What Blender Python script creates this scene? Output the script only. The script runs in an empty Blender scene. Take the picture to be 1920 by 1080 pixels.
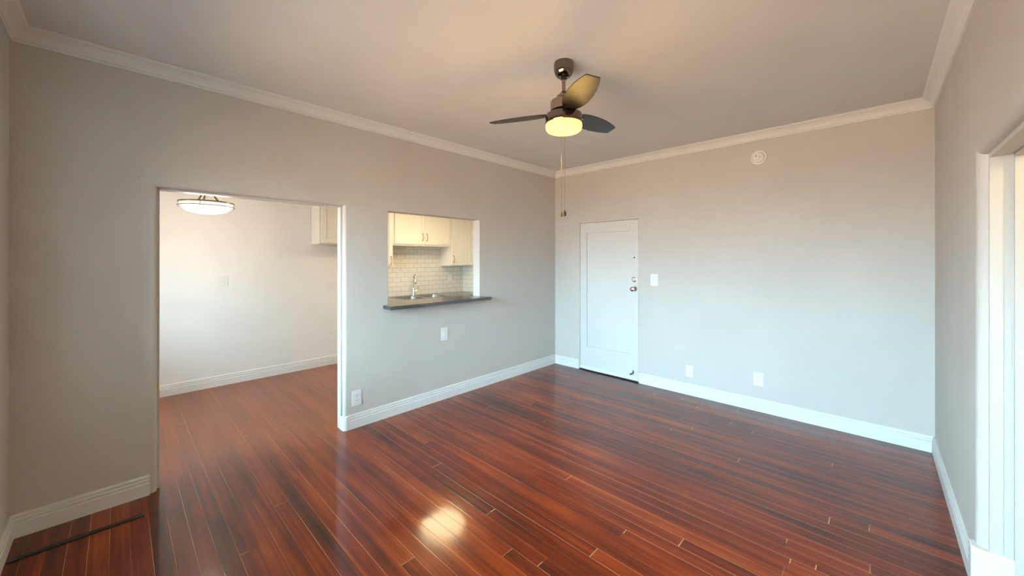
import bpy, bmesh, math, random
from mathutils import Vector, Matrix

random.seed(7)
SC = bpy.context.scene
COL = SC.collection
PI = math.pi

# ------------------------------------------------------------------ camera
FPX, YAW, CAM_Z = 709.5, math.radians(43.868), 1.52
cam_data = bpy.data.cameras.new('camera')
cam_data.sensor_width = 36.0
cam_data.lens = 36.0 * FPX / 1920.0
cam_data.shift_y = -54.0 / 1920.0
cam_data.clip_start = 0.02
cam = bpy.data.objects.new('camera', cam_data)
cam.location = (0, 0, CAM_Z)
cam.rotation_euler = (PI / 2, 0, YAW)
COL.objects.link(cam)
SC.camera = cam

# ------------------------------------------------------------------ colour management
SC.view_settings.view_transform = 'Standard'
SC.view_settings.look = 'None'
SC.view_settings.exposure = 0.0
SC.view_settings.gamma = 1.0
SC.view_settings.use_curve_mapping = False

# ------------------------------------------------------------------ dimensions (metres; camera stands at x=0, y=0)
WL, WF, WR, WN = -3.39, 4.44, 0.335, -0.41      # living room: left, far, right, near wall planes
HC = 2.79                                        # ceiling
KB, KE, KN, KC = -5.68, 4.556, -1.3, 2.44        # kitchen: back, end, near wall planes, ceiling
WT = 0.115                                       # partition thickness
WIN_X0, WIN_X1, WIN_Z0, WIN_Z1 = -2.93, 0.10, 0.75, 2.20
WIN_T = 0.30
K2_X0, K2_X1, K2_Z0, K2_Z1 = -4.95, -3.75, 0.90, 2.00   # added kitchen window, out of view, to brighten the kitchen

# ------------------------------------------------------------------ daylight: a bright blue-white sky over a darker ground
SKY_COL, SKY_STR = (0.53, 0.84, 1.0), 42.0
GROUND_COL, GROUND_STR = (1.0, 0.76, 0.55), 12.0
world = bpy.data.worlds.new('world')
SC.world = world
world.use_nodes = True
wn, wl = world.node_tree.nodes, world.node_tree.links
wn.clear()
w_out = wn.new('ShaderNodeOutputWorld')
w_bg = wn.new('ShaderNodeBackground')
w_tc = wn.new('ShaderNodeTexCoord')
w_sep = wn.new('ShaderNodeSeparateXYZ')
w_map = wn.new('ShaderNodeMapRange')
w_map.inputs['From Min'].default_value = -0.10
w_map.inputs['From Max'].default_value = 0.16
w_mix = wn.new('ShaderNodeMix')
w_mix.data_type = 'RGBA'
w_mix.inputs[6].default_value = tuple(c * GROUND_STR for c in GROUND_COL) + (1,)
w_mix.inputs[7].default_value = tuple(c * SKY_STR for c in SKY_COL) + (1,)
wl.new(w_tc.outputs['Generated'], w_sep.inputs[0])
wl.new(w_sep.outputs['Z'], w_map.inputs['Value'])
wl.new(w_map.outputs[0], w_mix.inputs[0])
wl.new(w_mix.outputs[2], w_bg.inputs['Color'])
wl.new(w_bg.outputs[0], w_out.inputs['Surface'])

for a0, a1, b0, b1, yy in ((WIN_X0, WIN_X1, WIN_Z0, WIN_Z1, WN - WIN_T - 0.01), (K2_X0, K2_X1, K2_Z0, K2_Z1, KN - 0.22)):
    pd = bpy.data.lights.new('window_portal', 'AREA')
    pd.shape = 'RECTANGLE'
    pd.size = a1 - a0
    pd.size_y = b1 - b0
    pd.cycles.is_portal = True
    po = bpy.data.objects.new('window_portal', pd)
    po.location = ((a0 + a1) / 2, yy, (b0 + b1) / 2)
    po.rotation_euler = (PI / 2, 0, PI)      # faces into the room (+Y)
    COL.objects.link(po)

# lamp strengths
FAN_GLASS, FAN_W = 1.25, 6.0
DINING_STR, DINING_W, KITCHEN_STR, HALL_W = 1.7, 19.0, 24.0, 28.0


# ------------------------------------------------------------------ materials
def new_mat(name):
    m = bpy.data.materials.new(name)
    m.use_nodes = True
    nt = m.node_tree
    return m, nt.nodes, nt.links, nt.nodes['Principled BSDF']


def noise(n, l, vec, scale, detail=3.0, rough=0.55):
    t = n.new('ShaderNodeTexNoise')
    t.inputs['Scale'].default_value = scale
    t.inputs['Detail'].default_value = detail
    t.inputs['Roughness'].default_value = rough
    if vec is not None:
        l.new(vec, t.inputs['Vector'])
    return t


def math_node(n, l, op, a, b=None, c=None):
    t = n.new('ShaderNodeMath')
    t.operation = op
    for i, v in enumerate((a, b, c)):
        if v is None:
            continue
        if isinstance(v, (int, float)):
            t.inputs[i].default_value = v
        else:
            l.new(v, t.inputs[i])
    return t.outputs[0]


def paint(name, col, rough=0.6, bump=0.0, bscale=120.0, var=0.03, bdist=0.004):
    m, n, l, p = new_mat(name)
    tc = n.new('ShaderNodeTexCoord')
    nz = noise(n, l, tc.outputs['Object'], 1.7, 3)
    ramp = n.new('ShaderNodeValToRGB')
    ramp.color_ramp.elements[0].position = 0.3
    ramp.color_ramp.elements[1].position = 0.7
    ramp.color_ramp.elements[0].color = tuple(c * (1 - var) for c in col) + (1,)
    ramp.color_ramp.elements[1].color = tuple(min(1, c * (1 + var)) for c in col) + (1,)
    l.new(nz.outputs['Fac'], ramp.inputs['Fac'])
    l.new(ramp.outputs['Color'], p.inputs['Base Color'])
    p.inputs['Roughness'].default_value = rough
    if bump:
        nb = noise(n, l, tc.outputs['Object'], bscale, 3)
        b = n.new('ShaderNodeBump')
        b.inputs['Strength'].default_value = bump
        b.inputs['Distance'].default_value = bdist
        l.new(nb.outputs['Fac'], b.inputs['Height'])
        l.new(b.outputs['Normal'], p.inputs['Normal'])
    return m


def metal(name, col, rough, scale=60.0):
    m, n, l, p = new_mat(name)
    p.inputs['Base Color'].default_value = col + (1,)
    p.inputs['Metallic'].default_value = 1.0
    tc = n.new('ShaderNodeTexCoord')
    nz = noise(n, l, tc.outputs['Object'], scale, 2)
    mr = n.new('ShaderNodeMapRange')
    mr.inputs['To Min'].default_value = rough * 0.85
    mr.inputs['To Max'].default_value = rough * 1.15
    l.new(nz.outputs['Fac'], mr.inputs['Value'])
    l.new(mr.outputs[0], p.inputs['Roughness'])
    return m


def glow(name, col, strength):
    m, n, l, p = new_mat(name)
    p.inputs['Base Color'].default_value = tuple(c * 0.5 for c in col) + (1,)
    p.inputs['Roughness'].default_value = 0.35
    p.inputs['Emission Color'].default_value = col + (1,)
    p.inputs['Emission Strength'].default_value = strength
    return m


M = {}
M['wall'] = paint('wall_paint', (0.595, 0.562, 0.526), 0.55, 0.35, 95.0)
M['kwall'] = paint('kitchen_paint', (0.84, 0.83, 0.81), 0.6, 0.15, 95.0)
M['ceil'] = paint('ceiling_paint', (0.74, 0.73, 0.715), 0.75, 0.22, 70.0)
M['hall'] = paint('hall_paint', (0.82, 0.72, 0.45), 0.6, 0.1)
M['trim'] = paint('trim_paint', (0.80, 0.80, 0.785), 0.32, 0.05, 18.0, 0.015)
M['jamb'] = paint('jamb_paint', (0.63, 0.62, 0.60), 0.4, 0.12, 25.0, 0.03)
M['door'] = paint('door_paint', (0.68, 0.675, 0.655), 0.35, 0.05, 12.0, 0.02)
M['plate'] = paint('plate_plastic', (0.82, 0.82, 0.81), 0.3)
M['slot'] = paint('slot_dark', (0.03, 0.03, 0.03), 0.6)
M['grey_plastic'] = paint('grey_plastic', (0.50, 0.49, 0.47), 0.4)
M['cab'] = paint('cabinet_lacquer', (0.82, 0.80, 0.74), 0.35, 0, 1, 0.01)
M['counter'] = paint('counter_quartz', (0.055, 0.056, 0.058), 0.08, 0, 1, 0.15)
M['counter'].node_tree.nodes['Principled BSDF'].inputs['IOR'].default_value = 1.85
M['black'] = paint('black_rubber', (0.012, 0.012, 0.013), 0.45, 0.3, 60.0)
M['blade'] = paint('blade_finish', (0.020, 0.014, 0.012), 0.38, 0, 1, 0.1)
M['blade'].node_tree.nodes['Principled BSDF'].inputs['Specular IOR Level'].default_value = 0.40
M['fob'] = paint('fob_wood', (0.16, 0.085, 0.03), 0.35)
M['fob_dark'] = paint('fob_dark', (0.03, 0.02, 0.012), 0.35)
M['nickel'] = metal('black_nickel', (0.20, 0.155, 0.13), 0.06)
M['nickel_satin'] = metal('black_nickel_satin', (0.33, 0.265, 0.225), 0.2)
M['steel'] = metal('satin_nickel', (0.62, 0.60, 0.56), 0.22)
M['chrome'] = metal('chrome', (0.80, 0.80, 0.80), 0.07)
M['sink'] = metal('sink_steel', (0.66, 0.65, 0.62), 0.22)
M['brass'] = metal('brushed_brass', (0.36, 0.29, 0.17), 0.3)
M['fan_glass'] = glow('fan_glass_lit', (1.0, 0.72, 0.27), FAN_GLASS)
M['dining_glass'] = glow('dining_glass_lit', (1.0, 0.93, 0.82), DINING_STR)
M['kitchen_glass'] = glow('kitchen_glass_lit', (1.0, 0.80, 0.46), KITCHEN_STR)


def window_glass():
    m = bpy.data.materials.new('window_glass')
    m.use_nodes = True
    n, l = m.node_tree.nodes, m.node_tree.links
    n.clear()
    o = n.new('ShaderNodeOutputMaterial')
    mix = n.new('ShaderNodeMixShader')
    fr = n.new('ShaderNodeFresnel')
    fr.inputs['IOR'].default_value = 1.45
    tr = n.new('ShaderNodeBsdfTransparent')
    gl = n.new('ShaderNodeBsdfGlossy')
    gl.inputs['Roughness'].default_value = 0.02
    l.new(fr.outputs[0], mix.inputs[0])
    l.new(tr.outputs[0], mix.inputs[1])
    l.new(gl.outputs[0], mix.inputs[2])
    l.new(mix.outputs[0], o.inputs['Surface'])
    return m


M['glass'] = window_glass()


def floor_material():
    m, n, l, p = new_mat('stained_plank_floor')
    BW, BL, Y0 = 0.0773, 3.6, 0.9725
    tc = n.new('ShaderNodeTexCoord')
    sp = n.new('ShaderNodeSeparateXYZ')
    l.new(tc.outputs['Object'], sp.inputs[0])
    X, Y = sp.outputs['X'], sp.outputs['Y']
    A = lambda op, a, b=None, c=None: math_node(n, l, op, a, b, c)

    def comb(x, y, z=None):
        c = n.new('ShaderNodeCombineXYZ')
        for i, v in enumerate((x, y, z)):
            if v is None:
                continue
            if isinstance(v, (int, float)):
                c.inputs[i].default_value = v
            else:
                l.new(v, c.inputs[i])
        return c.outputs[0]

    ry = A('DIVIDE', A('SUBTRACT', Y, Y0), BW)
    row = A('FLOOR', ry)
    fy = A('FRACT', ry)
    w1 = n.new('ShaderNodeTexWhiteNoise')
    w1.noise_dimensions = '1D'
    l.new(row, w1.inputs['W'])
    bx = A('DIVIDE', A('ADD', X, A('MULTIPLY', w1.outputs['Value'], 9.1)), BL)
    colm = A('FLOOR', bx)
    fx = A('FRACT', bx)
    w2 = n.new('ShaderNodeTexWhiteNoise')
    w2.noise_dimensions = '2D'
    l.new(comb(row, colm), w2.inputs['Vector'])
    rnd = w2.outputs['Value']
    shift = A('MULTIPLY', rnd, 37.0)
    # grain: long streaks along the boards, blotchy stain, knots
    g1 = noise(n, l, comb(A('MULTIPLY', X, 0.75), A('MULTIPLY', Y, 26.0), shift), 1.0, 4, 0.55)
    g1.inputs['Distortion'].default_value = 0.5
    g2 = noise(n, l, comb(A('MULTIPLY', X, 1.6), A('MULTIPLY', Y, 6.0), 3.0), 1.0, 3, 0.55)
    g3 = noise(n, l, comb(A('MULTIPLY', X, 6.0), A('MULTIPLY', Y, 260.0), shift), 1.0, 3, 0.6)
    s = A('MULTIPLY', rnd, 0.26)
    s = A('ADD', s, A('MULTIPLY', g1.outputs['Fac'], 0.62))
    s = A('ADD', s, A('MULTIPLY', g2.outputs['Fac'], 0.55))
    s = A('ADD', s, A('MULTIPLY', g3.outputs['Fac'], 0.16))
    s = A('SUBTRACT', s, 0.34)
    s = A('ADD', A('MULTIPLY', A('SUBTRACT', s, 0.48), 1.2), 0.475)
    ramp = n.new('ShaderNodeValToRGB')
    els = ramp.color_ramp.elements
    stops = [(0.10, (0.026, 0.006, 0.003)), (0.27, (0.076, 0.010, 0.003)), (0.46, (0.160, 0.018, 0.003)),
             (0.64, (0.250, 0.038, 0.005)), (0.82, (0.350, 0.078, 0.008)), (1.0, (0.470, 0.150, 0.020))]
    els[0].position, els[0].color = stops[0][0], stops[0][1] + (1,)
    els[1].position, els[1].color = stops[-1][0], stops[-1][1] + (1,)
    for pos, c in stops[1:-1]:
        e = els.new(pos)
        e.color = c + (1,)
    l.new(s, ramp.inputs['Fac'])
    kitchen_side = n.new('ShaderNodeMapRange')           # paler tan colour and thinner coat towards the kitchen
    kitchen_side.interpolation_type = 'SMOOTHSTEP'
    kitchen_side.inputs['From Min'].default_value = -3.0
    kitchen_side.inputs['From Max'].default_value = -3.9
    kitchen_side.inputs['To Min'].default_value = 0.0
    kitchen_side.inputs['To Max'].default_value = 1.0
    l.new(X, kitchen_side.inputs['Value'])
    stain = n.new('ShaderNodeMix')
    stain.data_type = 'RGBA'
    l.new(A('MULTIPLY', kitchen_side.outputs[0], 0.5), stain.inputs[0])
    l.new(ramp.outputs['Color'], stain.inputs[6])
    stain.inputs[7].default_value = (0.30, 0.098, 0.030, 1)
    # seams: some filled pale, some open and dark
    edge = A('MINIMUM', fy, A('SUBTRACT', 1.0, fy))
    seam = A('LESS_THAN', edge, 0.0125)
    endj = A('LESS_THAN', fx, 0.0014)
    both = A('MAXIMUM', seam, endj)
    sn = noise(n, l, comb(A('MULTIPLY', X, 0.8), A('MULTIPLY', A('ROUND', ry), 3.7), 5.0), 1.0, 3)
    pale = n.new('ShaderNodeValToRGB')
    pe = pale.color_ramp.elements
    pe[0].position, pe[0].color = 0.34, (0.035, 0.012, 0.007, 1)
    pe[1].position, pe[1].color = 0.60, (0.62, 0.33, 0.16, 1)
    e = pe.new(0.46)
    e.color = (0.22, 0.075, 0.025, 1)
    l.new(sn.outputs['Fac'], pale.inputs['Fac'])
    mx = n.new('ShaderNodeMix')
    mx.data_type = 'RGBA'
    l.new(A('MULTIPLY', both, 0.85), mx.inputs[0])
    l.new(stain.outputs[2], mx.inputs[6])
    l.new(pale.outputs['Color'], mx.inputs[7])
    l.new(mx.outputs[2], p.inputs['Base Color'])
    # satin stain under a clear varnish; the varnish is worn in the kitchen
    rn = noise(n, l, comb(A('MULTIPLY', X, 2.0), A('MULTIPLY', Y, 5.0), 2.0), 1.0, 4)
    mr = n.new('ShaderNodeMapRange')
    mr.inputs['From Min'].default_value = 0.3
    mr.inputs['From Max'].default_value = 0.7
    mr.inputs['To Min'].default_value = 0.07
    mr.inputs['To Max'].default_value = 0.14
    l.new(rn.outputs['Fac'], mr.inputs['Value'])
    p.inputs['Roughness'].default_value = 0.30
    l.new(A('ADD', 1.20, A('MULTIPLY', kitchen_side.outputs[0], 0.22)), p.inputs['IOR'])
    l.new(A('SUBTRACT', 0.72, A('MULTIPLY', kitchen_side.outputs[0], 0.50)), p.inputs['Coat Weight'])
    l.new(mr.outputs[0], p.inputs['Coat Roughness'])
    p.inputs['Coat IOR'].default_value = 1.42
    # height: rounded plank edges, slight cupping, fine grain
    rnd_edge = n.new('ShaderNodeMapRange')
    rnd_edge.interpolation_type = 'SMOOTHSTEP'
    rnd_edge.inputs['From Min'].default_value = 0.0
    rnd_edge.inputs['From Max'].default_value = 0.05
    l.new(edge, rnd_edge.inputs['Value'])
    wav = noise(n, l, comb(A('MULTIPLY', X, 1.2), A('MULTIPLY', Y, 9.0), 1.0), 1.0, 2)
    h = A('ADD', A('MULTIPLY', rnd_edge.outputs[0], 0.20), A('MULTIPLY', wav.outputs['Fac'], 0.9))
    b = n.new('ShaderNodeBump')
    b.inputs['Strength'].default_value = 0.34
    b.inputs['Distance'].default_value = 0.0015
    l.new(h, b.inputs['Height'])
    l.new(b.outputs['Normal'], p.inputs['Normal'])
    l.new(b.outputs['Normal'], p.inputs['Coat Normal'])
    return m


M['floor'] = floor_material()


def tile_material(axis):
    m, n, l, p = new_mat('subway_tile')
    tc = n.new('ShaderNodeTexCoord')
    sp = n.new('ShaderNodeSeparateXYZ')
    l.new(tc.outputs['Object'], sp.inputs[0])
    cb = n.new('ShaderNodeCombineXYZ')
    l.new(sp.outputs[axis], cb.inputs[0])
    l.new(math_node(n, l, 'SUBTRACT', sp.outputs['Z'], 0.91), cb.inputs[1])
    br = n.new('ShaderNodeTexBrick')
    br.offset = 0.5
    br.inputs['Scale'].default_value = 1.0
    br.inputs['Brick Width'].default_value = 0.1545
    br.inputs['Row Height'].default_value = 0.0775
    br.inputs['Mortar Size'].default_value = 0.0026
    br.inputs['Mortar Smooth'].default_value = 0.3
    br.inputs['Bias'].default_value = 0.0
    br.inputs['Color1'].default_value = (0.80, 0.78, 0.74, 1)
    br.inputs['Color2'].default_value = (0.76, 0.74, 0.70, 1)
    br.inputs['Mortar'].default_value = (0.42, 0.40, 0.37, 1)
    l.new(cb.outputs[0], br.inputs['Vector'])
    l.new(br.outputs['Color'], p.inputs['Base Color'])
    p.inputs['Roughness'].default_value = 0.14
    b = n.new('ShaderNodeBump')
    b.inputs['Strength'].default_value = 0.6
    b.inputs['Distance'].default_value = 0.002
    b.invert = True
    l.new(br.outputs['Fac'], b.inputs['Height'])
    l.new(b.outputs['Normal'], p.inputs['Normal'])
    return m


M['tile_back'] = tile_material('Y')
M['tile_end'] = tile_material('X')


# ------------------------------------------------------------------ mesh helpers
class MB:
    """collects shapes in one bmesh and links them as one mesh object"""

    def __init__(self):
        self.bm = bmesh.new()

    def box(self, x0, x1, y0, y1, z0, z1):
        r = bmesh.ops.create_cube(self.bm, size=1.0)
        bmesh.ops.scale(self.bm, vec=(x1 - x0, y1 - y0, z1 - z0), verts=r['verts'])
        bmesh.ops.translate(self.bm, vec=((x0 + x1) / 2, (y0 + y1) / 2, (z0 + z1) / 2), verts=r['verts'])
        return self

    def prism(self, pts, z0, z1):
        bot = [self.bm.verts.new((x, y, z0)) for x, y in pts]
        top = [self.bm.verts.new((x, y, z1)) for x, y in pts]
        k = len(pts)
        self.bm.faces.new(bot[::-1])
        self.bm.faces.new(top)
        for i in range(k):
            self.bm.faces.new((bot[i], bot[(i + 1) % k], top[(i + 1) % k], top[i]))
        return self

    def lathe(self, prof, seg=48, mat=None):
        rings = []
        for r, z in prof:
            if r < 1e-6:
                rings.append([self.bm.verts.new((0, 0, z))])
            else:
                rings.append([self.bm.verts.new((r * math.cos(2 * PI * i / seg), r * math.sin(2 * PI * i / seg), z)) for i in range(seg)])
        new = [v for r in rings for v in r]
        for a, b in zip(rings, rings[1:]):
            for i in range(seg):
                j = (i + 1) % seg
                if len(a) == 1 and len(b) == 1:
                    continue
                if len(a) == 1:
                    self.bm.faces.new((a[0], b[i], b[j]))
                elif len(b) == 1:
                    self.bm.faces.new((a[i], b[0], a[j]))
                else:
                    self.bm.faces.new((a[i], b[i], b[j], a[j]))
        if mat is not None:
            bmesh.ops.transform(self.bm, matrix=mat, verts=new)
        return self

    def tube(self, pts, r, seg=10):
        pts = [Vector(p) for p in pts]
        rs = r if isinstance(r, (list, tuple)) else [r] * len(pts)
        rings = []
        up = Vector((0, 0, 1))
        prev = None
        for i, p in enumerate(pts):
            d = (pts[min(i + 1, len(pts) - 1)] - pts[max(i - 1, 0)]).normalized()
            if prev is None:
                a = d.cross(up)
                if a.length < 1e-3:
                    a = d.cross(Vector((1, 0, 0)))
            else:
                a = prev - d * prev.dot(d)
            a.normalize()
            prev = a
            b = d.cross(a)
            rings.append([self.bm.verts.new(p + (a * math.cos(2 * PI * k / seg) + b * math.sin(2 * PI * k / seg)) * rs[i]) for k in range(seg)])
        for A_, B_ in zip(rings, rings[1:]):
            for k in range(seg):
                j = (k + 1) % seg
                self.bm.faces.new((A_[k], A_[j], B_[j], B_[k]))
        self.bm.faces.new(rings[0][::-1])
        self.bm.faces.new(rings[-1])
        return self

    def ring(self, R, r_h, r_w, z, seg=64):
        """flat band: rectangular section torus"""
        self.lathe([(R - r_w, z), (R - r_w, z + r_h), (R, z + r_h), (R, z), (R - r_w, z)], seg)
        return self

    def sphere(self, r, c, sc=(1, 1, 1), u=24, v=14):
        q = bmesh.ops.create_uvsphere(self.bm, u_segments=u, v_segments=v, radius=r)
        bmesh.ops.scale(self.bm, vec=sc, verts=q['verts'])
        bmesh.ops.translate(self.bm, vec=c, verts=q['verts'])
        return self

    def build(self, name, mat, parent=None, loc=(0, 0, 0), rotz=0.0, smooth=False, bevel=0.0, segs=2):
        bm = self.bm
        bmesh.ops.remove_doubles(bm, verts=bm.verts, dist=1e-6)
        bmesh.ops.recalc_face_normals(bm, faces=bm.faces)
        me = bpy.data.meshes.new(name)
        bm.to_mesh(me)
        bm.free()
        me.materials.append(mat)
        o = bpy.data.objects.new(name, me)
        COL.objects.link(o)
        o.location = loc
        o.rotation_euler = (0, 0, rotz)
        if parent is not None:
            o.parent = parent
        if bevel:
            b = o.modifiers.new('bevel', 'BEVEL')
            b.width = bevel
            b.segments = segs
            b.limit_method = 'ANGLE'
            b.angle_limit = math.radians(40)
        if smooth:
            me.polygons.foreach_set('use_smooth', [True] * len(me.polygons))
            try:
                me.set_sharp_from_angle(angle=math.radians(38))
            except Exception:
                pass
        return o


def struct(o):
    o['kind'] = 'structure'
    return o


def tag(o, label, cat, group=None):
    o['label'] = label
    o['category'] = cat
    if group:
        o['group'] = group
    return o


def thing(name, label, cat, loc=(0, 0, 0), rotz=0.0, group=None):
    o = bpy.data.objects.new(name, None)
    o.empty_display_size = 0.1
    COL.objects.link(o)
    o.location = loc
    o.rotation_euler = (0, 0, rotz)
    return tag(o, label, cat, group)


def wall_panel(name, axis, plane, back, u0, u1, z0, z1, holes, mat):
    """wall in plane axis=plane with thickness to `back`; holes = (u0,u1,z0,z1,bevel)"""
    bm = bmesh.new()
    us = sorted({u0, u1, *[h[0] for h in holes], *[h[1] for h in holes]})
    zs = sorted({z0, z1, *[h[2] for h in holes], *[h[3] for h in holes]})
    P = (lambda u, d, z: (d, u, z)) if axis == 'X' else (lambda u, d, z: (u, d, z))
    fr = {(i, j): bm.verts.new(P(u, plane, z)) for i, u in enumerate(us) for j, z in enumerate(zs)}
    bk = {(i, j): bm.verts.new(P(u, back, z)) for i, u in enumerate(us) for j, z in enumerate(zs)}
    nu, nz = len(us) - 1, len(zs) - 1

    def solid(i, j):
        if i < 0 or j < 0 or i >= nu or j >= nz:
            return False
        cu, cz = (us[i] + us[i + 1]) / 2, (zs[j] + zs[j + 1]) / 2
        return not any(h[0] < cu < h[1] and h[2] < cz < h[3] for h in holes)

    for i in range(nu):
        for j in range(nz):
            if not solid(i, j):
                continue
            c = [(i, j), (i + 1, j), (i + 1, j + 1), (i, j + 1)]
            bm.faces.new([fr[k] for k in c])
            bm.faces.new([bk[k] for k in c[::-1]])
            for (a, b, ni, nj) in ((c[0], c[1], i, j - 1), (c[1], c[2], i + 1, j), (c[2], c[3], i, j + 1), (c[3], c[0], i - 1, j)):
                if not solid(ni, nj):
                    bm.faces.new((fr[a], bk[a], bk[b], fr[b]))
    bmesh.ops.recalc_face_normals(bm, faces=bm.faces)
    loose = [v for v in bm.verts if not v.link_faces]
    bmesh.ops.delete(bm, geom=loose, context='VERTS')
    idx = 0 if axis == 'X' else 1
    ui = 1 - idx
    for h in holes:
        if not h[4]:
            continue
        es = []
        for e in bm.edges:
            a, b = e.verts[0].co, e.verts[1].co
            if abs(a[idx] - plane) > 1e-6 or abs(b[idx] - plane) > 1e-6:
                continue
            inside = all(h[0] - 1e-6 <= v[ui] <= h[1] + 1e-6 and h[2] - 1e-6 <= v[2] <= h[3] + 1e-6 for v in (a, b))
            if not inside:
                continue
            on = any(abs(a[k] - lim) < 1e-6 and abs(b[k] - lim) < 1e-6 for k, lim in ((ui, h[0]), (ui, h[1]), (2, h[3]), (2, h[2])))
            if on and abs(e.calc_face_angle(0)) > 0.5:
                es.append(e)
        bmesh.ops.bevel(bm, geom=es, offset=h[4], segments=6, profile=0.5, affect='EDGES', clamp_overlap=False)
    me = bpy.data.meshes.new(name)
    bm.to_mesh(me)
    bm.free()
    me.materials.append(mat)
    o = bpy.data.objects.new(name, me)
    COL.objects.link(o)
    me.polygons.foreach_set('use_smooth', [True] * len(me.polygons))
    me.set_sharp_from_angle(angle=math.radians(30))
    return struct(o)


def molding(name, A_, B_, inward, prof, mat, ma=1, mb=1, top=0.0):
    """sweep prof (offset, z) from A to B along a wall; ma/mb: 1 inside mitre, 0 square, -1 outside mitre"""
    A_, B_, nrm = Vector(A_), Vector(B_), Vector(inward)
    d = (B_ - A_).normalized()
    bm = bmesh.new()
    ra, rb = [], []
    for o, z in prof:
        pa = A_ + nrm * o + d * (o * ma)
        pb = B_ + nrm * o - d * (o * mb)
        ra.append(bm.verts.new((pa.x, pa.y, z + top)))
        rb.append(bm.verts.new((pb.x, pb.y, z + top)))
    k = len(prof)
    for i in range(k):
        j = (i + 1) % k
        bm.faces.new((ra[i], ra[j], rb[j], rb[i]))
    bm.faces.new(ra[::-1])
    bm.faces.new(rb)
    bmesh.ops.recalc_face_normals(bm, faces=bm.faces)
    me = bpy.data.meshes.new(name)
    bm.to_mesh(me)
    bm.free()
    me.materials.append(mat)
    o = bpy.data.objects.new(name, me)
    COL.objects.link(o)
    return struct(o)


BASE = [(0, 0), (0.017, 0), (0.017, 0.078), (0.012, 0.083), (0.0155, 0.088), (0.0155, 0.100), (0.0095, 0.104),
        (0.0125, 0.109), (0.0125, 0.119), (0.009, 0.126), (0, 0.126)]
CROWN = [(0, -0.084), (0.011, -0.084), (0.014, -0.079), (0.014, -0.074), (0.010, -0.070), (0.016, -0.066), (0.019, -0.060),
         (0.024, -0.048), (0.032, -0.036), (0.043, -0.026), (0.055, -0.020), (0.055, -0.015), (0.062, -0.013), (0.068, -0.010),
         (0.072, -0.005), (0.072, 0), (0, 0)]

# ------------------------------------------------------------------ the shell
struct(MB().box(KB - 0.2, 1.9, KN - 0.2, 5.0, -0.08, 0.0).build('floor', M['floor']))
struct(MB().box(WL - WT, WR + 0.14, WN - WIN_T, WF + 0.16, HC, HC + 0.1).build('ceiling', M['ceil']))
struct(MB().box(KB - 0.1, WL - WT, KN - 0.1, KE + 0.1, KC, KC + 0.1).build('ceiling_kitchen', M['kwall']))

OP_Y0, OP_Y1, OP_Z = 0.176, 1.385, 1.994          # wide opening to the kitchen
PT_Y0, PT_Y1, PT_Z0, PT_Z1 = 1.804, 2.97, 1.045, 1.985   # pass-through
SILL_Z = 1.08
wall_panel('wall_left', 'X', WL, WL - WT, KN, WF + 0.16, 0, HC,
           [(OP_Y0, OP_Y1, 0, OP_Z, 0.026), (PT_Y0, PT_Y1, PT_Z0, PT_Z1, 0.006)], M['wall'])

D_X0, D_X1, D_Z1 = -2.966, -2.100, 2.024           # entry door hole
wall_panel('wall_far', 'Y', WF, WF + 0.14, WL, WR, 0, HC, [(D_X0, D_X1, 0, D_Z1, 0.003)], M['wall'])

RO_Y0, RO_Y1, RO_Z = 0.55, 2.75, 2.0              # opening in the right wall
wall_panel('wall_right', 'X', WR, WR + 0.135, WN, WF + 0.14, 0, HC, [(RO_Y0, RO_Y1, 0, RO_Z, 0.032)], M['wall'])
wall_panel('wall_near', 'Y', WN, WN - WIN_T, WL, WR + 0.135, 0, HC, [(WIN_X0, WIN_X1, WIN_Z0, WIN_Z1, 0.01)], M['wall'])

struct(MB().box(KB - 0.1, KB, KN - 0.1, KE + 0.1, 0, KC).build('wall_kitchen_back', M['kwall']))
struct(MB().box(KB, WL - WT, KE, KE + 0.1, 0, KC).build('wall_kitchen_end', M['kwall']))
wall_panel('wall_kitchen_near', 'Y', KN, KN - 0.2, KB, WL - WT, 0, KC, [(K2_X0, K2_X1, K2_Z0, K2_Z1, 0.01)], M['kwall'])

# hallway behind the right opening
HX0, HX1, HY0, HY1 = WR + 0.135, 1.75, 0.2, 3.6
struct(MB().box(HX0, HX1, HY1, HY1 + 0.1, 0, 2.5).build('wall_hall_end', M['hall']))
struct(MB().box(HX1, HX1 + 0.1, HY0 - 0.1, HY1 + 0.1, 0, 2.5).build('wall_hall_side', M['hall']))
struct(MB().box(HX0, HX1, HY0 - 0.1, HY0, 0, 2.5).build('wall_hall_near', M['hall']))
struct(MB().box(HX0, HX1 + 0.1, HY0 - 0.1, HY1 + 0.1, 2.5, 2.6).build('ceiling_hall', M['kwall']))
hl = bpy.data.lights.new('hall_lamp', 'POINT')
hl.energy = HALL_W
hl.color = (1.0, 0.76, 0.40)
hl.shadow_soft_size = 0.12
ho = bpy.data.objects.new('hall_lamp', hl)
ho.location = (1.15, 2.4, 2.25)
COL.objects.link(ho)

# white board lining inside the wide opening (trim_1) and the pale frame inside the right opening (trim_2)
x0, x1 = WL - WT - 0.004, WL - 0.045
j = MB()
j.box(x0, x1, OP_Y0, OP_Y0 + 0.013, 0, OP_Z)
j.box(x0, x1, OP_Y1 - 0.013, OP_Y1, 0, OP_Z)
j.box(x0, x1, OP_Y0 + 0.013, OP_Y1 - 0.013, OP_Z - 0.011, OP_Z)
struct(j.build('trim_1', M['jamb'], bevel=0.002))

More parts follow.
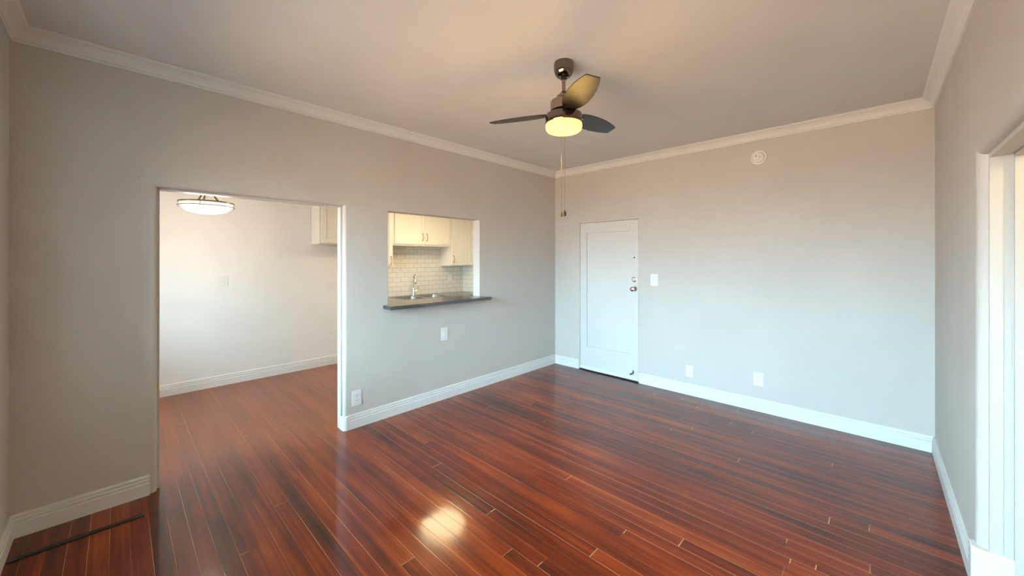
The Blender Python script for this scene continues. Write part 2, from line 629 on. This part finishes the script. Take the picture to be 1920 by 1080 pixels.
jy = RO_Y1
j = MB()
for (a, b, t) in ((WR + 0.036, WR + 0.075, 0.020), (WR + 0.075, WR + 0.0985, 0.016), (WR + 0.0985, WR + 0.1045, 0.012), (WR + 0.1045, WR + 0.150, 0.030)):
    j.box(a, b, jy - t, jy, 0.0, RO_Z)
    j.box(a, b, RO_Y0, RO_Y0 + t, 0.0, RO_Z)
    j.box(a, b, RO_Y0 + t, jy - t, RO_Z - t, RO_Z)
struct(j.build('trim_2', M['jamb'], bevel=0.0025))

# skirting boards
molding('baseboard_left', (WL, WN), (WL, OP_Y0 - 0.036), (1, 0), BASE, M['trim'], 1, 0)
molding('baseboard_left_far', (WL, OP_Y1 + 0.03), (WL, WF), (1, 0), BASE, M['trim'], 0, 1)
molding('baseboard_far', (WL, WF), (D_X0 - 0.004, WF), (0, -1), BASE, M['trim'], 1, 0)
molding('baseboard_far_right', (D_X1 + 0.004, WF), (WR, WF), (0, -1), BASE, M['trim'], 0, 1)
molding('baseboard_right', (WR, RO_Y1 + 0.012), (WR, WF), (-1, 0), BASE, M['trim'], 0, 1)
molding('baseboard_near', (WL, WN), (WR, WN), (0, 1), BASE, M['trim'], 1, 1)
molding('baseboard_kitchen', (KB, KN), (KB, 2.62), (1, 0), BASE, M['trim'], 1, 0)
# base block wrapped round the corner of the right opening
struct(MB().prism([(WR - 0.018, RO_Y1 + 0.05), (WR - 0.018, RO_Y1 - 0.012), (WR - 0.004, RO_Y1 - 0.026), (WR + 0.108, RO_Y1 - 0.03),
                   (WR + 0.108, RO_Y1 + 0.002), (WR + 0.02, RO_Y1 + 0.002), (WR, RO_Y1 + 0.05)], 0, 0.195).build('trim_3', M['trim'], bevel=0.004))
# rounded base wrap at the right side of the wide opening
struct(MB().prism([(WL + 0.018, OP_Y1 + 0.034), (WL + 0.018, OP_Y1 + 0.014), (WL + 0.012, OP_Y1 + 0.002), (WL, OP_Y1 - 0.012), (WL - 0.05, OP_Y1 - 0.016),
                   (WL - 0.05, OP_Y1 + 0.0), (WL - 0.02, OP_Y1), (WL - 0.004, OP_Y1 + 0.012), (WL, OP_Y1 + 0.034)], 0, 0.122).build('trim_4', M['trim'], bevel=0.002))
# crown moulding
molding('trim_5', (WL, WN), (WL, WF), (1, 0), CROWN, M['trim'], 1, 1, HC)
molding('trim_6', (WL, WF), (WR, WF), (0, -1), CROWN, M['trim'], 1, 1, HC)
molding('trim_7', (WR, WN), (WR, WF), (-1, 0), CROWN, M['trim'], 1, 1, HC)
molding('trim_8', (WL, WN), (WR, WN), (0, 1), CROWN, M['trim'], 1, 1, HC)

# subway-tile splashback
struct(MB().box(KB, KB + 0.008, 2.62, KE, 0.91, 1.78).build('wall_tile_back', M['tile_back']))
struct(MB().box(KB + 0.008, -4.2, KE - 0.008, KE, 0.91, 1.42).build('wall_tile_end', M['tile_end']))

# ------------------------------------------------------------------ window behind the camera, and an added one lighting the kitchen
def window(name, x0, x1, z0, z1, yo, yi, count):
    fw = 0.055
    f = MB()
    f.box(x0, x1, yo, yi, z0, z0 + fw).box(x0, x1, yo, yi, z1 - fw, z1)
    f.box(x0, x0 + fw, yo, yi, z0 + fw, z1 - fw).box(x1 - fw, x1, yo, yi, z0 + fw, z1 - fw)
    step = (x1 - x0) / count
    for k in range(1, count):
        f.box(x0 + k * step - 0.035, x0 + k * step + 0.035, yo, yi, z0 + fw, z1 - fw)
    w = struct(f.build(name, M['trim'], bevel=0.004))
    zm = (z0 + z1) / 2
    for k in range(count):
        a = x0 + k * step + (fw if k == 0 else 0.035)
        b = x0 + (k + 1) * step - (fw if k == count - 1 else 0.035)
        MB().box(a, b, yo + 0.01, yi - 0.01, zm - 0.02, zm + 0.02).build('meeting_rail', M['trim'], w)
        MB().box(a, b, yo + 0.028, yo + 0.032, z0 + fw, z1 - fw).build('pane', M['glass'], w)


window('window_1', WIN_X0, WIN_X1, WIN_Z0, WIN_Z1, WN - WIN_T + 0.03, WN - WIN_T + 0.09, 3)
window('added_window', K2_X0, K2_X1, K2_Z0, K2_Z1, KN - 0.18, KN - 0.12, 2)  # added unseen window, extra daylight for the kitchen walls

# ------------------------------------------------------------------ entry door
frame = MB()
for (a, b) in ((D_X0, D_X0 + 0.006), (D_X1 - 0.006, D_X1)):
    frame.box(a, b, WF + 0.0015, WF + 0.14, 0, D_Z1)
frame.box(D_X0 + 0.006, D_X1 - 0.006, WF + 0.0015, WF + 0.14, D_Z1 - 0.006, D_Z1)
frame.box(D_X0 + 0.006, D_X0 + 0.03, WF + 0.055, WF + 0.14, 0, D_Z1 - 0.006)
frame.box(D_X1 - 0.03, D_X1 - 0.006, WF + 0.055, WF + 0.14, 0, D_Z1 - 0.006)
frame.box(D_X0 + 0.03, D_X1 - 0.03, WF + 0.055, WF + 0.14, D_Z1 - 0.03, D_Z1 - 0.006)
frame.box(D_X0 + 0.03, D_X1 - 0.03, WF + 0.055, WF + 0.14, 0, 0.03)
door = struct(frame.build('door_1', M['door']))
dx0, dx1, dz0, dz1 = D_X0 + 0.010, D_X1 - 0.010, 0.046, D_Z1 - 0.012
px0, px1, pz0, pz1 = -2.851, -2.224, 0.332, 1.878
yf, yp, yb = WF + 0.003, WF + 0.013, WF + 0.05
leaf = MB()
leaf.box(dx0, px0, yf, yb, dz0, dz1).box(px1, dx1, yf, yb, dz0, dz1)
leaf.box(px0, px1, yf, yb, dz0, pz0).box(px0, px1, yf, yb, pz1, dz1)
leaf.build('door_leaf', M['door'], door, bevel=0.003)
MB().box(px0 + 0.001, px1 - 0.001, yp, yb - 0.002, pz0 + 0.001, pz1 - 0.001).build('door_panel', M['door'], door)
MB().box(dx0, dx1, yf - 0.006, yf + 0.012, 0.018, 0.062).build('door_sweep', M['trim'], door, bevel=0.003)
MB().box(D_X0, D_X1, WF - 0.008, WF + 0.14, 0.0, 0.014).build('threshold', M['black'], door, bevel=0.003)
for zc in (1.787, 0.336):
    h = MB()
    h.tube([(D_X0 - 0.002, WF - 0.006, zc - 0.07), (D_X0 - 0.002, WF - 0.006, zc + 0.07)], 0.0075, 12)
    h.box(D_X0 - 0.014, D_X0 + 0.002, WF - 0.004, WF + 0.001, zc - 0.068, zc + 0.068)
    h.build('hinge', M['door'], door, smooth=True)
FACE_NY = Matrix.Rotation(PI / 2, 4, 'X')       # lathe axis +z -> -y
def lock(name, x, z, prof, mat):
    return MB().lathe(prof, 36, Matrix.Translation((x, yf, z)) @ FACE_NY).build(name, mat, door, smooth=True)
lock('deadbolt', -2.163, 1.268, [(0, 0), (0.033, 0), (0.034, 0.004), (0.031, 0.010), (0.022, 0.012), (0.021, 0.018), (0.018, 0.021), (0, 0.0215)], M['steel'])
MB().box(-2.163 - 0.014, -2.163 + 0.014, yf - 0.034, yf - 0.021, 1.268 - 0.005, 1.268 + 0.005).build('thumb_turn', M['steel'], door, bevel=0.003)
lock('doorknob', -2.163, 1.152, [(0, 0), (0.034, 0), (0.035, 0.004), (0.031, 0.009), (0.014, 0.011), (0.012, 0.026), (0.016, 0.034), (0.026, 0.042),
                                 (0.030, 0.052), (0.028, 0.062), (0.020, 0.068), (0, 0.070)], M['steel'])
lock('peephole', -2.163, 1.540, [(0, 0), (0.009, 0), (0.009, 0.003), (0.006, 0.004), (0, 0.0045)], M['slot'])
st = MB()
st.tube([(-2.175, WF - 0.004, 0.128), (-2.172, WF - 0.018, 0.128), (-2.158, WF - 0.030, 0.118), (-2.196, WF - 0.052, 0.092)], [0.007, 0.006, 0.006, 0.008], 10)
st.build('door_stop', M['slot'], door, smooth=True)

# ------------------------------------------------------------------ wall plates
RX = PI / 2                                       # turns a plate facing -y to face +x


def plate_part(w, h, parent):
    return MB().box(-w / 2, w / 2, -0.006, 0, -h / 2, h / 2).build('cover_plate', M['plate'], parent, bevel=0.0025, segs=3)


def screw(parent, z):
    MB().lathe([(0, 0), (0.0032, 0), (0.0025, 0.001), (0, 0.0012)], 12, Matrix.Translation((0, -0.006, z)) @ FACE_NY).build('screw', M['grey_plastic'], parent)


def outlet(label, loc, rz, w=0.086, h=0.132, group='duplex outlets'):
    t = thing('wall_outlet', label, 'outlet', loc, rz, group)
    plate_part(w, h, t)
    for s in (-1, 1):
        r = MB()
        pts = [(0.017 * math.cos(a), 0.0145 * math.sin(a)) for a in [2 * PI * k / 24 for k in range(24)]]
        pts = [(x, max(-0.0115, min(0.0115, z))) for x, z in pts]
        q = MB()
        bot = [q.bm.verts.new((x, -0.006, z)) for x, z in pts]
        top = [q.bm.verts.new((x, -0.0085, z)) for x, z in pts]
        q.bm.faces.new(top)
        for k in range(24):
            q.bm.faces.new((bot[k], bot[(k + 1) % 24], top[(k + 1) % 24], top[k]))
        rec = q.build('receptacle', M['plate'], t, loc=(0, 0, s * 0.0215))
        sl = MB()
        sl.box(-0.0075, -0.0053, -0.0090, -0.0083, -0.001, 0.007).box(0.0053, 0.0075, -0.0090, -0.0083, 0.0, 0.007)
        sl.box(-0.002, 0.002, -0.0090, -0.0083, -0.0085, -0.0045)
        sl.build('slots', M['slot'], rec)
    screw(t, 0)
    return t


def rocker(label, loc, rz, w=0.086, h=0.128, name='light_switch', group='rocker switches'):
    t = thing(name, label, 'switch', loc, rz, group)
    plate_part(w, h, t)
    q = MB()
    q.box(-0.0165, 0.0165, -0.0085, -0.005, -0.033, 0.033)
    fr = q.build('switch_frame', M['plate'], t, bevel=0.001)
    q = MB()
    v = [(-0.0145, -0.0085, 0.031), (0.0145, -0.0085, 0.031), (0.0145, -0.0085, -0.031), (-0.0145, -0.0085, -0.031),
         (-0.0145, -0.0125, 0.031), (0.0145, -0.0125, 0.031), (0.0145, -0.0092, -0.031), (-0.0145, -0.0092, -0.031)]
    vs = [q.bm.verts.new(c) for c in v]
    for f in ((0, 1, 2, 3), (4, 7, 6, 5), (0, 4, 5, 1), (1, 5, 6, 2), (2, 6, 7, 3), (3, 7, 4, 0)):
        q.bm.faces.new([vs[k] for k in f])
    q.build('rocker', M['plate'], t, bevel=0.001)
    screw(t, 0.048)
    screw(t, -0.048)
    return t


outlet('white duplex outlet low on the left wall beside the wide opening', (WL, 1.495, 0.265), RX, 0.088, 0.138)
outlet('white duplex outlet on the far wall, low, right of the blank cable plate', (-0.845, WF, 0.319), 0)
rocker('white rocker plate on the left wall below the pass-through counter', (WL, 2.462, 0.708), RX, 0.088, 0.140)
rocker('white switch plate in the middle of the white dining wall under the hanging lamp', (KB, 0.878, 1.256), RX, 0.088, 0.122)
rocker('white plate on the white dining wall close to the right edge of the wide opening', (KB, 2.135, 1.127), RX, 0.092, 0.13)
rocker('white plate on the subway tile under the tall right cabinet', (KB + 0.008, 4.243, 1.185), RX, 0.080, 0.130)

t = thing('fan_control_switch', 'white two-slider control plate on the far wall right of the door', 'switch', (-1.907, WF, 1.272), 0)
plate_part(0.090, 0.140, t)
MB().box(-0.024, 0.024, -0.010, -0.005, -0.040, 0.046).build('switch_frame', M['plate'], t, bevel=0.0015)
for x, z in ((-0.019, 0.004), (0.017, -0.008)):
    MB().box(x - 0.007, x + 0.007, -0.019, -0.009, z - 0.009, z + 0.009).build('slider', M['plate'], t, bevel=0.002)
MB().box(-0.016, 0.016, -0.0108, -0.0098, 0.026, 0.030).build('groove', M['grey_plastic'], t)

t = thing('cable_jack', 'white blank plate with a small port, low on the far wall nearest the door', 'wall plate', (-1.505, WF, 0.264), 0)
plate_part(0.080, 0.126, t)
MB().lathe([(0, 0), (0.0055, 0), (0.0055, 0.006), (0.003, 0.007), (0, 0.007)], 16, Matrix.Translation((0, -0.006, -0.030)) @ FACE_NY).build('cable_port', M['grey_plastic'], t, smooth=True)

# ------------------------------------------------------------------ smoke detector
t = thing('smoke_detector', 'round white smoke detector high on the far wall below the crown moulding', 'smoke detector', (-0.842, WF, 2.534), 0)
MB().lathe([(0, 0), (0.070, 0), (0.071, 0.006), (0.069, 0.013), (0.064, 0.016), (0.056, 0.016), (0, 0.016)], 48, FACE_NY).build('mounting_base', M['plate'], t, smooth=True)
MB().lathe([(0.054, 0.012), (0.054, 0.024), (0.050, 0.034), (0.040, 0.040), (0, 0.042)], 48, FACE_NY).build('body', M['plate'], t, smooth=True)
for x, z, r in ((0.012, -0.004, 0.008), (-0.018, 0.014, 0.005)):
    MB().lathe([(0, 0.039), (r, 0.039), (r * 0.9, 0.0435), (0, 0.044)], 18, Matrix.Translation((x, 0, z)) @ FACE_NY).build('button' if r > 0.006 else 'indicator', M['slot'] if r < 0.006 else M['grey_plastic'], t, smooth=True)
g = MB()
for k in range(5):
    g.box(-0.018 + k * 0.008, -0.015 + k * 0.008, -0.0425, -0.035, -0.034, -0.020)
g.build('vent', M['grey_plastic'], t)

# ------------------------------------------------------------------ pass-through counter and kitchen
sx = WL + 0.15
tag(MB().prism([(sx, 1.750), (sx, 3.022), (WL + 0.001, 3.022), (WL + 0.001, PT_Y1 - 0.001), (-3.63, PT_Y1 - 0.001), (-3.63, PT_Y0 + 0.001),
                (WL + 0.001, PT_Y0 + 0.001), (WL + 0.001, 1.750)], PT_Z0 + 0.001, SILL_Z).build('bar_counter', M['counter'], bevel=0.002),
    'dark grey stone bar ledge in the pass-through of the left wall', 'counter')

CX1 = -4.98                                      # counter front
CY0 = 2.63
SX0, SX1 = -5.52, -5.09
BOWLS = ((2.985, 3.365), (3.395, 3.775))
c = MB()
c.box(KB + 0.009, SX0, CY0, KE - 0.009, 0.87, 0.91).box(SX1, CX1, CY0, KE - 0.009, 0.87, 0.91)
c.box(SX0, SX1, CY0, BOWLS[0][0], 0.87, 0.91).box(SX0, SX1, BOWLS[1][1], KE - 0.009, 0.87, 0.91)
tag(c.build('countertop', M['counter']), 'dark stone kitchen worktop along the tiled wall, around the sink', 'worktop')

s = thing('kitchen_sink', 'double bowl stainless steel sink set in the kitchen worktop', 'sink', (0, 0, 0.91))
rim = MB()
a, b, y0, y1 = SX0 - 0.014, SX1 + 0.014, BOWLS[0][0] - 0.014, BOWLS[1][1] + 0.014
rim.box(a, SX0, y0, y1, 0.0, 0.004).box(SX1, b, y0, y1, 0.0, 0.004)
rim.box(SX0, SX1, y0, BOWLS[0][0], 0.0, 0.004).box(SX0, SX1, BOWLS[1][1], y1, 0.0, 0.004).box(SX0, SX1, BOWLS[0][1], BOWLS[1][0], -0.01, 0.002)
rim.build('rim', M['sink'], s, bevel=0.0015)
for y0, y1 in BOWLS:
    q = MB()
    n_, rad = 6, 0.05
    def rr(x0, x1, y0, y1, r):
        out = []
        for cx_, cy_, a0 in ((x1 - r, y1 - r, 0), (x0 + r, y1 - r, PI / 2), (x0 + r, y0 + r, PI), (x1 - r, y0 + r, 1.5 * PI)):
            for k in range(n_ + 1):
                t_ = a0 + k * PI / 2 / n_
                out.append((cx_ + r * math.cos(t_), cy_ + r * math.sin(t_)))
        return out
    loops = []
    for inset, z, r in ((0, 0.001, rad), (0.002, -0.14, rad), (0.012, -0.165, rad - 0.004), (0.035, -0.175, rad - 0.02)):
        loops.append([q.bm.verts.new((x, y, z)) for x, y in rr(SX0 + inset, SX1 - inset, y0 + inset, y1 - inset, r)])
    for A_, B_ in zip(loops, loops[1:]):
        k = len(A_)
        for i in range(k):
            q.bm.faces.new((A_[i], A_[(i + 1) % k], B_[(i + 1) % k], B_[i]))
    q.bm.faces.new(loops[-1])
    bo = q.build('bowl', M['sink'], s, smooth=True)
    MB().lathe([(0, 0.002), (0.03, 0.002), (0.042, 0.004), (0.044, 0.0)], 28).build('drain', M['chrome'], bo, loc=((SX0 + SX1) / 2, (y0 + y1) / 2, -0.175), smooth=True)

f_ = thing('kitchen_faucet', 'tall chrome pull-down faucet behind the double sink', 'faucet', (-5.595, 3.44, 0.91), math.radians(-24))
MB().lathe([(0, 0), (0.030, 0), (0.030, 0.006), (0.024, 0.012), (0.022, 0.05), (0.022, 0.10), (0.019, 0.13), (0.015, 0.145), (0, 0.145)], 28).build('faucet_body', M['chrome'], f_, smooth=True)
pts = [(0, 0, 0.14), (0, 0, 0.29)]
for k in range(1, 11):
    a = PI - k * PI * 0.98 / 10
    pts.append((0.065 + 0.065 * math.cos(a), 0.012 * k / 10, 0.29 + 0.065 * math.sin(a)))
MB().tube(pts, 0.012, 14).build('spout', M['chrome'], f_, smooth=True)
MB().lathe([(0, 0), (0.014, 0.0), (0.019, -0.01), (0.019, -0.075), (0.014, -0.085), (0, -0.085)], 22, Matrix.Translation((0.131, 0.012, 0.285))).build('spray_head', M['chrome'], f_, smooth=True)
h = MB().tube([(0.0, 0.018, 0.075), (0, 0.055, 0.078)], 0.012, 14)
h.tube([(0, 0.05, 0.078), (0.004, 0.062, 0.105), (0.014, 0.068, 0.155)], [0.007, 0.006, 0.005], 10)
h.build('handle', M['chrome'], f_, smooth=True)


def shaker(name, parent, xf, y0, y1, z0, z1, handle_y=None, handle_z=None):
    """flat-panel door facing +x; optional vertical pull"""
    g_ = 0.0025
    y0, y1, z0, z1 = y0 + g_, y1 - g_, z0 + g_, z1 - g_
    r_ = min(0.057, (y1 - y0) * 0.3)
    d = MB()
    d.box(xf, xf + 0.020, y0, y0 + r_, z0, z1).box(xf, xf + 0.020, y1 - r_, y1, z0, z1)
    d.box(xf, xf + 0.020, y0 + r_, y1 - r_, z0, z0 + r_).box(xf, xf + 0.020, y0 + r_, y1 - r_, z1 - r_, z1)
    d.box(xf + 0.002, xf + 0.011, y0 + r_, y1 - r_, z0 + r_, z1 - r_)
    o = d.build(name, M['cab'], parent, bevel=0.0012, segs=1)
    if handle_y is not None:
        L = 0.128
        p_ = []
        for k in range(9):
            u = k / 8
            p_.append((xf + 0.020 + 0.030 * math.sin(PI * u) ** 0.55, handle_y, handle_z - L / 2 + L * u))
        MB().tube(p_, [0.0065, 0.005, 0.0045, 0.0045, 0.0045, 0.0045, 0.0045, 0.005, 0.0065], 8).build('handle', M['brass'], o, smooth=True)
    return o


def cabinet(name, label, x0, xf, y0, y1, z0, z1, doors, group, bottom_lip=0.0):
    x0 = x0 + 0.0085
    t_ = thing(name, label, 'cabinet', ((x0 + xf) / 2, (y0 + y1) / 2, z0), 0, group)
    ox, oy, oz = t_.location
    MB().box(x0 - ox, xf - ox, y0 - oy + 0.0005, y1 - oy - 0.0005, 0, z1 - oz).build('carcass', M['cab'], t_)
    for (a, b, hy, hz) in doors:
        shaker('cabinet_door', t_, xf - ox, a - oy, b - oy, bottom_lip, z1 - oz, None if hy is None else hy - oy, None if hz is None else hz - oz)
    return t_


CT = 2.37
XF = KB + 0.31
UP = 'white upper cabinets over the worktop'
cabinet('upper_cabinet', 'short white wall cabinet seen past the right edge of the wide opening', KB, XF, 1.866, 2.600, 1.727, CT,
        [(1.885, 2.235, 2.205, 1.83), (2.235, 2.585, 2.265, 1.83)], UP, 0.012)
cabinet('upper_cabinet', 'tall white cabinet at the left edge of the pass-through', KB, XF, 2.602, 2.932, 1.395, CT,
        [(2.612, 2.926, 2.888, 1.50)], UP, 0.02)
cabinet('upper_cabinet', 'short two-door white cabinet above the faucet', KB, XF, 2.934, 4.034, 1.735, CT,
        [(2.957, 3.492, 3.452, 1.88), (3.492, 4.026, 3.532, 1.88)], UP, 0.022)
cabinet('upper_cabinet', 'tall white cabinet above the tile at the right of the pass-through', KB, XF, 4.036, KE, 1.402, CT,
        [(4.050, 4.376, 4.078, 1.522), (4.376, 4.545, None, None)], UP, 0.012)
bc = cabinet('base_cabinet', 'white base cabinet carrying the worktop and the sink', KB, CX1 - 0.045, 2.65, KE - 0.012, 0.0, 0.70, [], None)
for k in range(4):
    a = 2.66 + k * (KE - 0.01 - 2.66) / 4
    b = 2.66 + (k + 1) * (KE - 0.01 - 2.66) / 4
    ox, oy, oz = bc.location
    shaker('cabinet_door', bc, CX1 - 0.045 - ox, a - oy, b - oy, 0.10, 0.70, b - 0.04 - oy, 0.60)
fr_ = MB()
ox, oy, oz = bc.location
fr_.box(CX1 - 0.063 - ox, CX1 - 0.045 - ox, 2.65 - oy, KE - 0.012 - oy, 0.70, 0.87)
fr_.box(KB + 0.0085 - ox, CX1 - 0.063 - ox, 2.65 - oy, 2.668 - oy, 0.70, 0.87)
fr_.build('apron', M['cab'], bc)


# ------------------------------------------------------------------ ceiling lamps in the dining corner and the kitchen
def bowl_lamp(label, loc, R, glass_mat, drop):
    t_ = thing('ceiling_light', label, 'ceiling light', loc, 0, None)
    b_ = -drop                                    # z of the ring plane below the ceiling
    MB().lathe([(R - 0.012, b_ + 0.012), (R - 0.010, b_ - 0.022), (R - 0.028, b_ - 0.040), (R * 0.70, b_ - 0.072), (R * 0.36, b_ - 0.092), (0, b_ - 0.098)], 64).build('glass_bowl', glass_mat, t_, smooth=True)
    MB().ring(R, 0.014, 0.010, b_ + 0.002).build('upper_ring', M['brass'], t_, smooth=True)
    MB().ring(R + 0.006, 0.0075, 0.008, b_ - 0.030).build('lower_ring', M['brass'], t_, smooth=True)
    MB().lathe([(0, b_ + 0.006), (R - 0.012, b_ + 0.006), (R - 0.012, b_ + 0.009), (0, b_ + 0.014)], 64).build('top_pan', M['brass'], t_)
    MB().lathe([(0, 0), (0.075, 0), (0.075, -0.012), (0.055, -0.024), (0, -0.026)], 40).build('canopy', M['brass'], t_, smooth=True)
    MB().tube([(0, 0, -0.02), (0, 0, b_ + 0.15)], 0.009, 12).build('stem', M['brass'], t_, smooth=True)
    for k in range(3):
        a_ = math.radians(100 + 120 * k)
        ca, sa = math.cos(a_), math.sin(a_)
        p_ = [(R * u * ca, R * u * sa, b_ + z) for u, z in ((0.03, 0.155), (0.16, 0.13), (0.30, 0.075), (0.46, 0.026), (0.62, 0.010))]
        MB().tube(p_, 0.008, 10).build('arm', M['brass'], t_, smooth=True)
        MB().tube([((R + 0.003) * ca, (R + 0.003) * sa, b_ + 0.012), ((R + 0.003) * ca, (R + 0.003) * sa, b_ - 0.034)], 0.003, 8).build('post', M['brass'], t_, smooth=True)
    return t_


bowl_lamp('brass ringed bowl lamp with a glowing white diffuser, hanging in the dining corner', (-4.60, 0.585, KC), 0.213, M['dining_glass'], KC - 2.046)
dl = bpy.data.lights.new('dining_lamp', 'POINT')
dl.energy = DINING_W
dl.color = (1.0, 0.92, 0.80)
dl.shadow_soft_size = 0.16
do = bpy.data.objects.new('dining_lamp', dl)
do.location = (-4.60, 0.585, 1.80)
COL.objects.link(do)
bowl_lamp('warm glowing bowl lamp on the kitchen ceiling, reflected in the floor', (-4.45, 3.20, KC), 0.32, M['kitchen_glass'], 0.16)

# ------------------------------------------------------------------ ceiling fan
FX, FY = -1.455, 1.997
fan = thing('ceiling_fan', 'dark three-blade ceiling fan with a lit yellow glass drum and two pull chains', 'ceiling fan', (FX, FY, HC))
MB().lathe([(0, 0), (0.062, 0), (0.0645, -0.008), (0.0650, -0.036), (0.0625, -0.056), (0.0560, -0.075), (0.0450, -0.089), (0.030, -0.098), (0, -0.100)], 56).build('canopy', M['nickel'], fan, smooth=True)
MB().lathe([(0, -0.094), (0.020, -0.096), (0.021, -0.108), (0.014, -0.112), (0, -0.112)], 32).build('collar', M['nickel'], fan, smooth=True)
MB().tube([(0, 0, -0.10), (0, 0, -0.205)], 0.0125, 24).build('downrod', M['nickel_satin'], fan, smooth=True)
MB().lathe([(0, -0.188), (0.020, -0.189), (0.024, -0.194), (0.036, -0.207), (0.046, -0.214), (0.050, -0.228), (0.072, -0.242), (0.083, -0.249),
            (0.086, -0.256), (0.086, -0.312), (0.080, -0.316), (0, -0.316)], 56).build('motor_housing', M['nickel_satin'], fan, smooth=True)
kit = MB().lathe([(0, -0.334), (0.102, -0.334), (0.115, -0.337), (0.1185, -0.342), (0.1190, -0.390), (0.1165, -0.396), (0.110, -0.396), (0, -0.392)], 64).build('light_kit', M['nickel'], fan, smooth=True)
for k in range(3):
    a = math.radians(20 + 120 * k)
    MB().tube([(0.117 * math.cos(a), 0.117 * math.sin(a), -0.384), (0.124 * math.cos(a), 0.124 * math.sin(a), -0.384)], 0.0045, 10).build('screw', M['nickel_satin'], kit, smooth=True)
MB().lathe([(0.1125, -0.393), (0.1165, -0.399), (0.1180, -0.415), (0.1150, -0.431), (0.104, -0.442), (0.085, -0.447), (0, -0.450)], 64).build('glass_shade', M['fan_glass'], fan, smooth=True)
MB().lathe([(0, -0.316), (0.060, -0.316), (0.060, -0.334), (0, -0.334)], 40).build('rotor', M['blade'], fan, smooth=True)

PITCH = math.radians(12)


def blade_outline():
    up = [(0.085, 0.034), (0.11, 0.046), (0.15, 0.061), (0.19, 0.070), (0.23, 0.0745), (0.28, 0.0755), (0.33, 0.073), (0.38, 0.067), (0.43, 0.057), (0.47, 0.047), (0.498, 0.038)]
    tip = [(0.508, 0.034), (0.511, 0.030), (0.505, -0.038), (0.502, -0.043)]
    dn = [(0.496, -0.048), (0.46, -0.058), (0.41, -0.068), (0.36, -0.0745), (0.30, -0.078), (0.24, -0.077), (0.19, -0.071), (0.15, -0.062), (0.11, -0.046), (0.085, -0.034)]
    return up + tip + dn


for ang in (84, -36, -156):
    a = math.radians(ang)
    b = MB()
    b.prism(blade_outline(), -0.003, 0.003)
    mtx = Matrix.Translation((0, 0, -0.328)) @ Matrix.Rotation(a, 4, 'Z') @ Matrix.Rotation(-PITCH, 4, 'X')
    bmesh.ops.transform(b.bm, matrix=mtx, verts=b.bm.verts)
    bl = b.build('blade', M['blade'], fan, bevel=0.0015)
    i_ = MB()
    i_.prism([(0.050, -0.024), (0.10, -0.024), (0.150, -0.016), (0.158, 0.0), (0.150, 0.016), (0.10, 0.024), (0.050, 0.024)], -0.008, -0.0032)
    for sx_, sy_ in ((0.105, -0.014), (0.105, 0.014), (0.142, 0.0)):
        i_.lathe([(0, -0.010), (0.004, -0.010), (0.005, -0.008), (0.005, -0.007)], 12, Matrix.Translation((sx_, sy_, 0)))
    bmesh.ops.transform(i_.bm, matrix=mtx, verts=i_.bm.verts)
    i_.build('blade_iron', M['blade'], bl)

tow, rgt = Vector((0.589, -0.808)), Vector((0.721, 0.693))      # towards the viewer, to the viewer's right
for off, side, z0, z1, fm in ((0.1235, 0.006, -0.362, 1.822 - HC, 'fob_dark'), (-0.1235, -0.016, -0.390, 1.846 - HC, 'fob')):
    q = tow * off + rgt * side
    ch = MB().tube([(q.x * 0.94, q.y * 0.94, z0), (q.x, q.y, z0 - 0.002), (q.x, q.y, z0 - 0.02), (q.x, q.y, z1)], 0.0009, 6)
    ch.sphere(0.003, (q.x, q.y, z0 - 0.002), u=10, v=8)
    co = ch.build('pull_chain', M['brass'], fan, smooth=True)
    MB().lathe([(0, 0.0), (0.003, -0.002), (0.0065, -0.014), (0.0085, -0.026), (0.007, -0.034), (0.003, -0.038), (0, -0.0385)], 18, Matrix.Translation((q.x, q.y, z1))).build('fob', M[fm], co, smooth=True)

fl = bpy.data.lights.new('fan_lamp', 'POINT')
fl.energy = FAN_W
fl.color = (1.0, 0.60, 0.15)
fl.shadow_soft_size = 0.10
fo = bpy.data.objects.new('fan_lamp', fl)
fo.location = (FX, FY, HC - 0.60)
COL.objects.link(fo)

# ------------------------------------------------------------------ black strip on the floor in the near left corner
q = MB()
n_ = 24
ys = [WN + 0.022 + (0.108 - WN - 0.022) * k / n_ for k in range(n_ + 1)]
L_ = [(-3.154 + random.uniform(-0.0015, 0.0015), y) for y in ys]
R_ = [(-3.119 + random.uniform(-0.003, 0.003), y) for y in ys]
q.prism(R_ + L_[::-1], 0.0, 0.005)
tag(q.build('floor_strip', M['black'], bevel=0.001), 'flat black strip lying on the floorboards parallel to the left baseboard', 'strip')

# a nail left in the left wall above the corner of the wide opening
tag(MB().lathe([(0, 0), (0.004, 0), (0.0035, 0.010), (0.006, 0.011), (0.006, 0.013), (0, 0.014)], 14, Matrix.Rotation(PI / 2, 4, 'Y')).build(
    'nail', M['grey_plastic'], loc=(WL, 0.090, 2.041), smooth=True), 'small painted nail in the left wall just above the wide opening', 'nail')
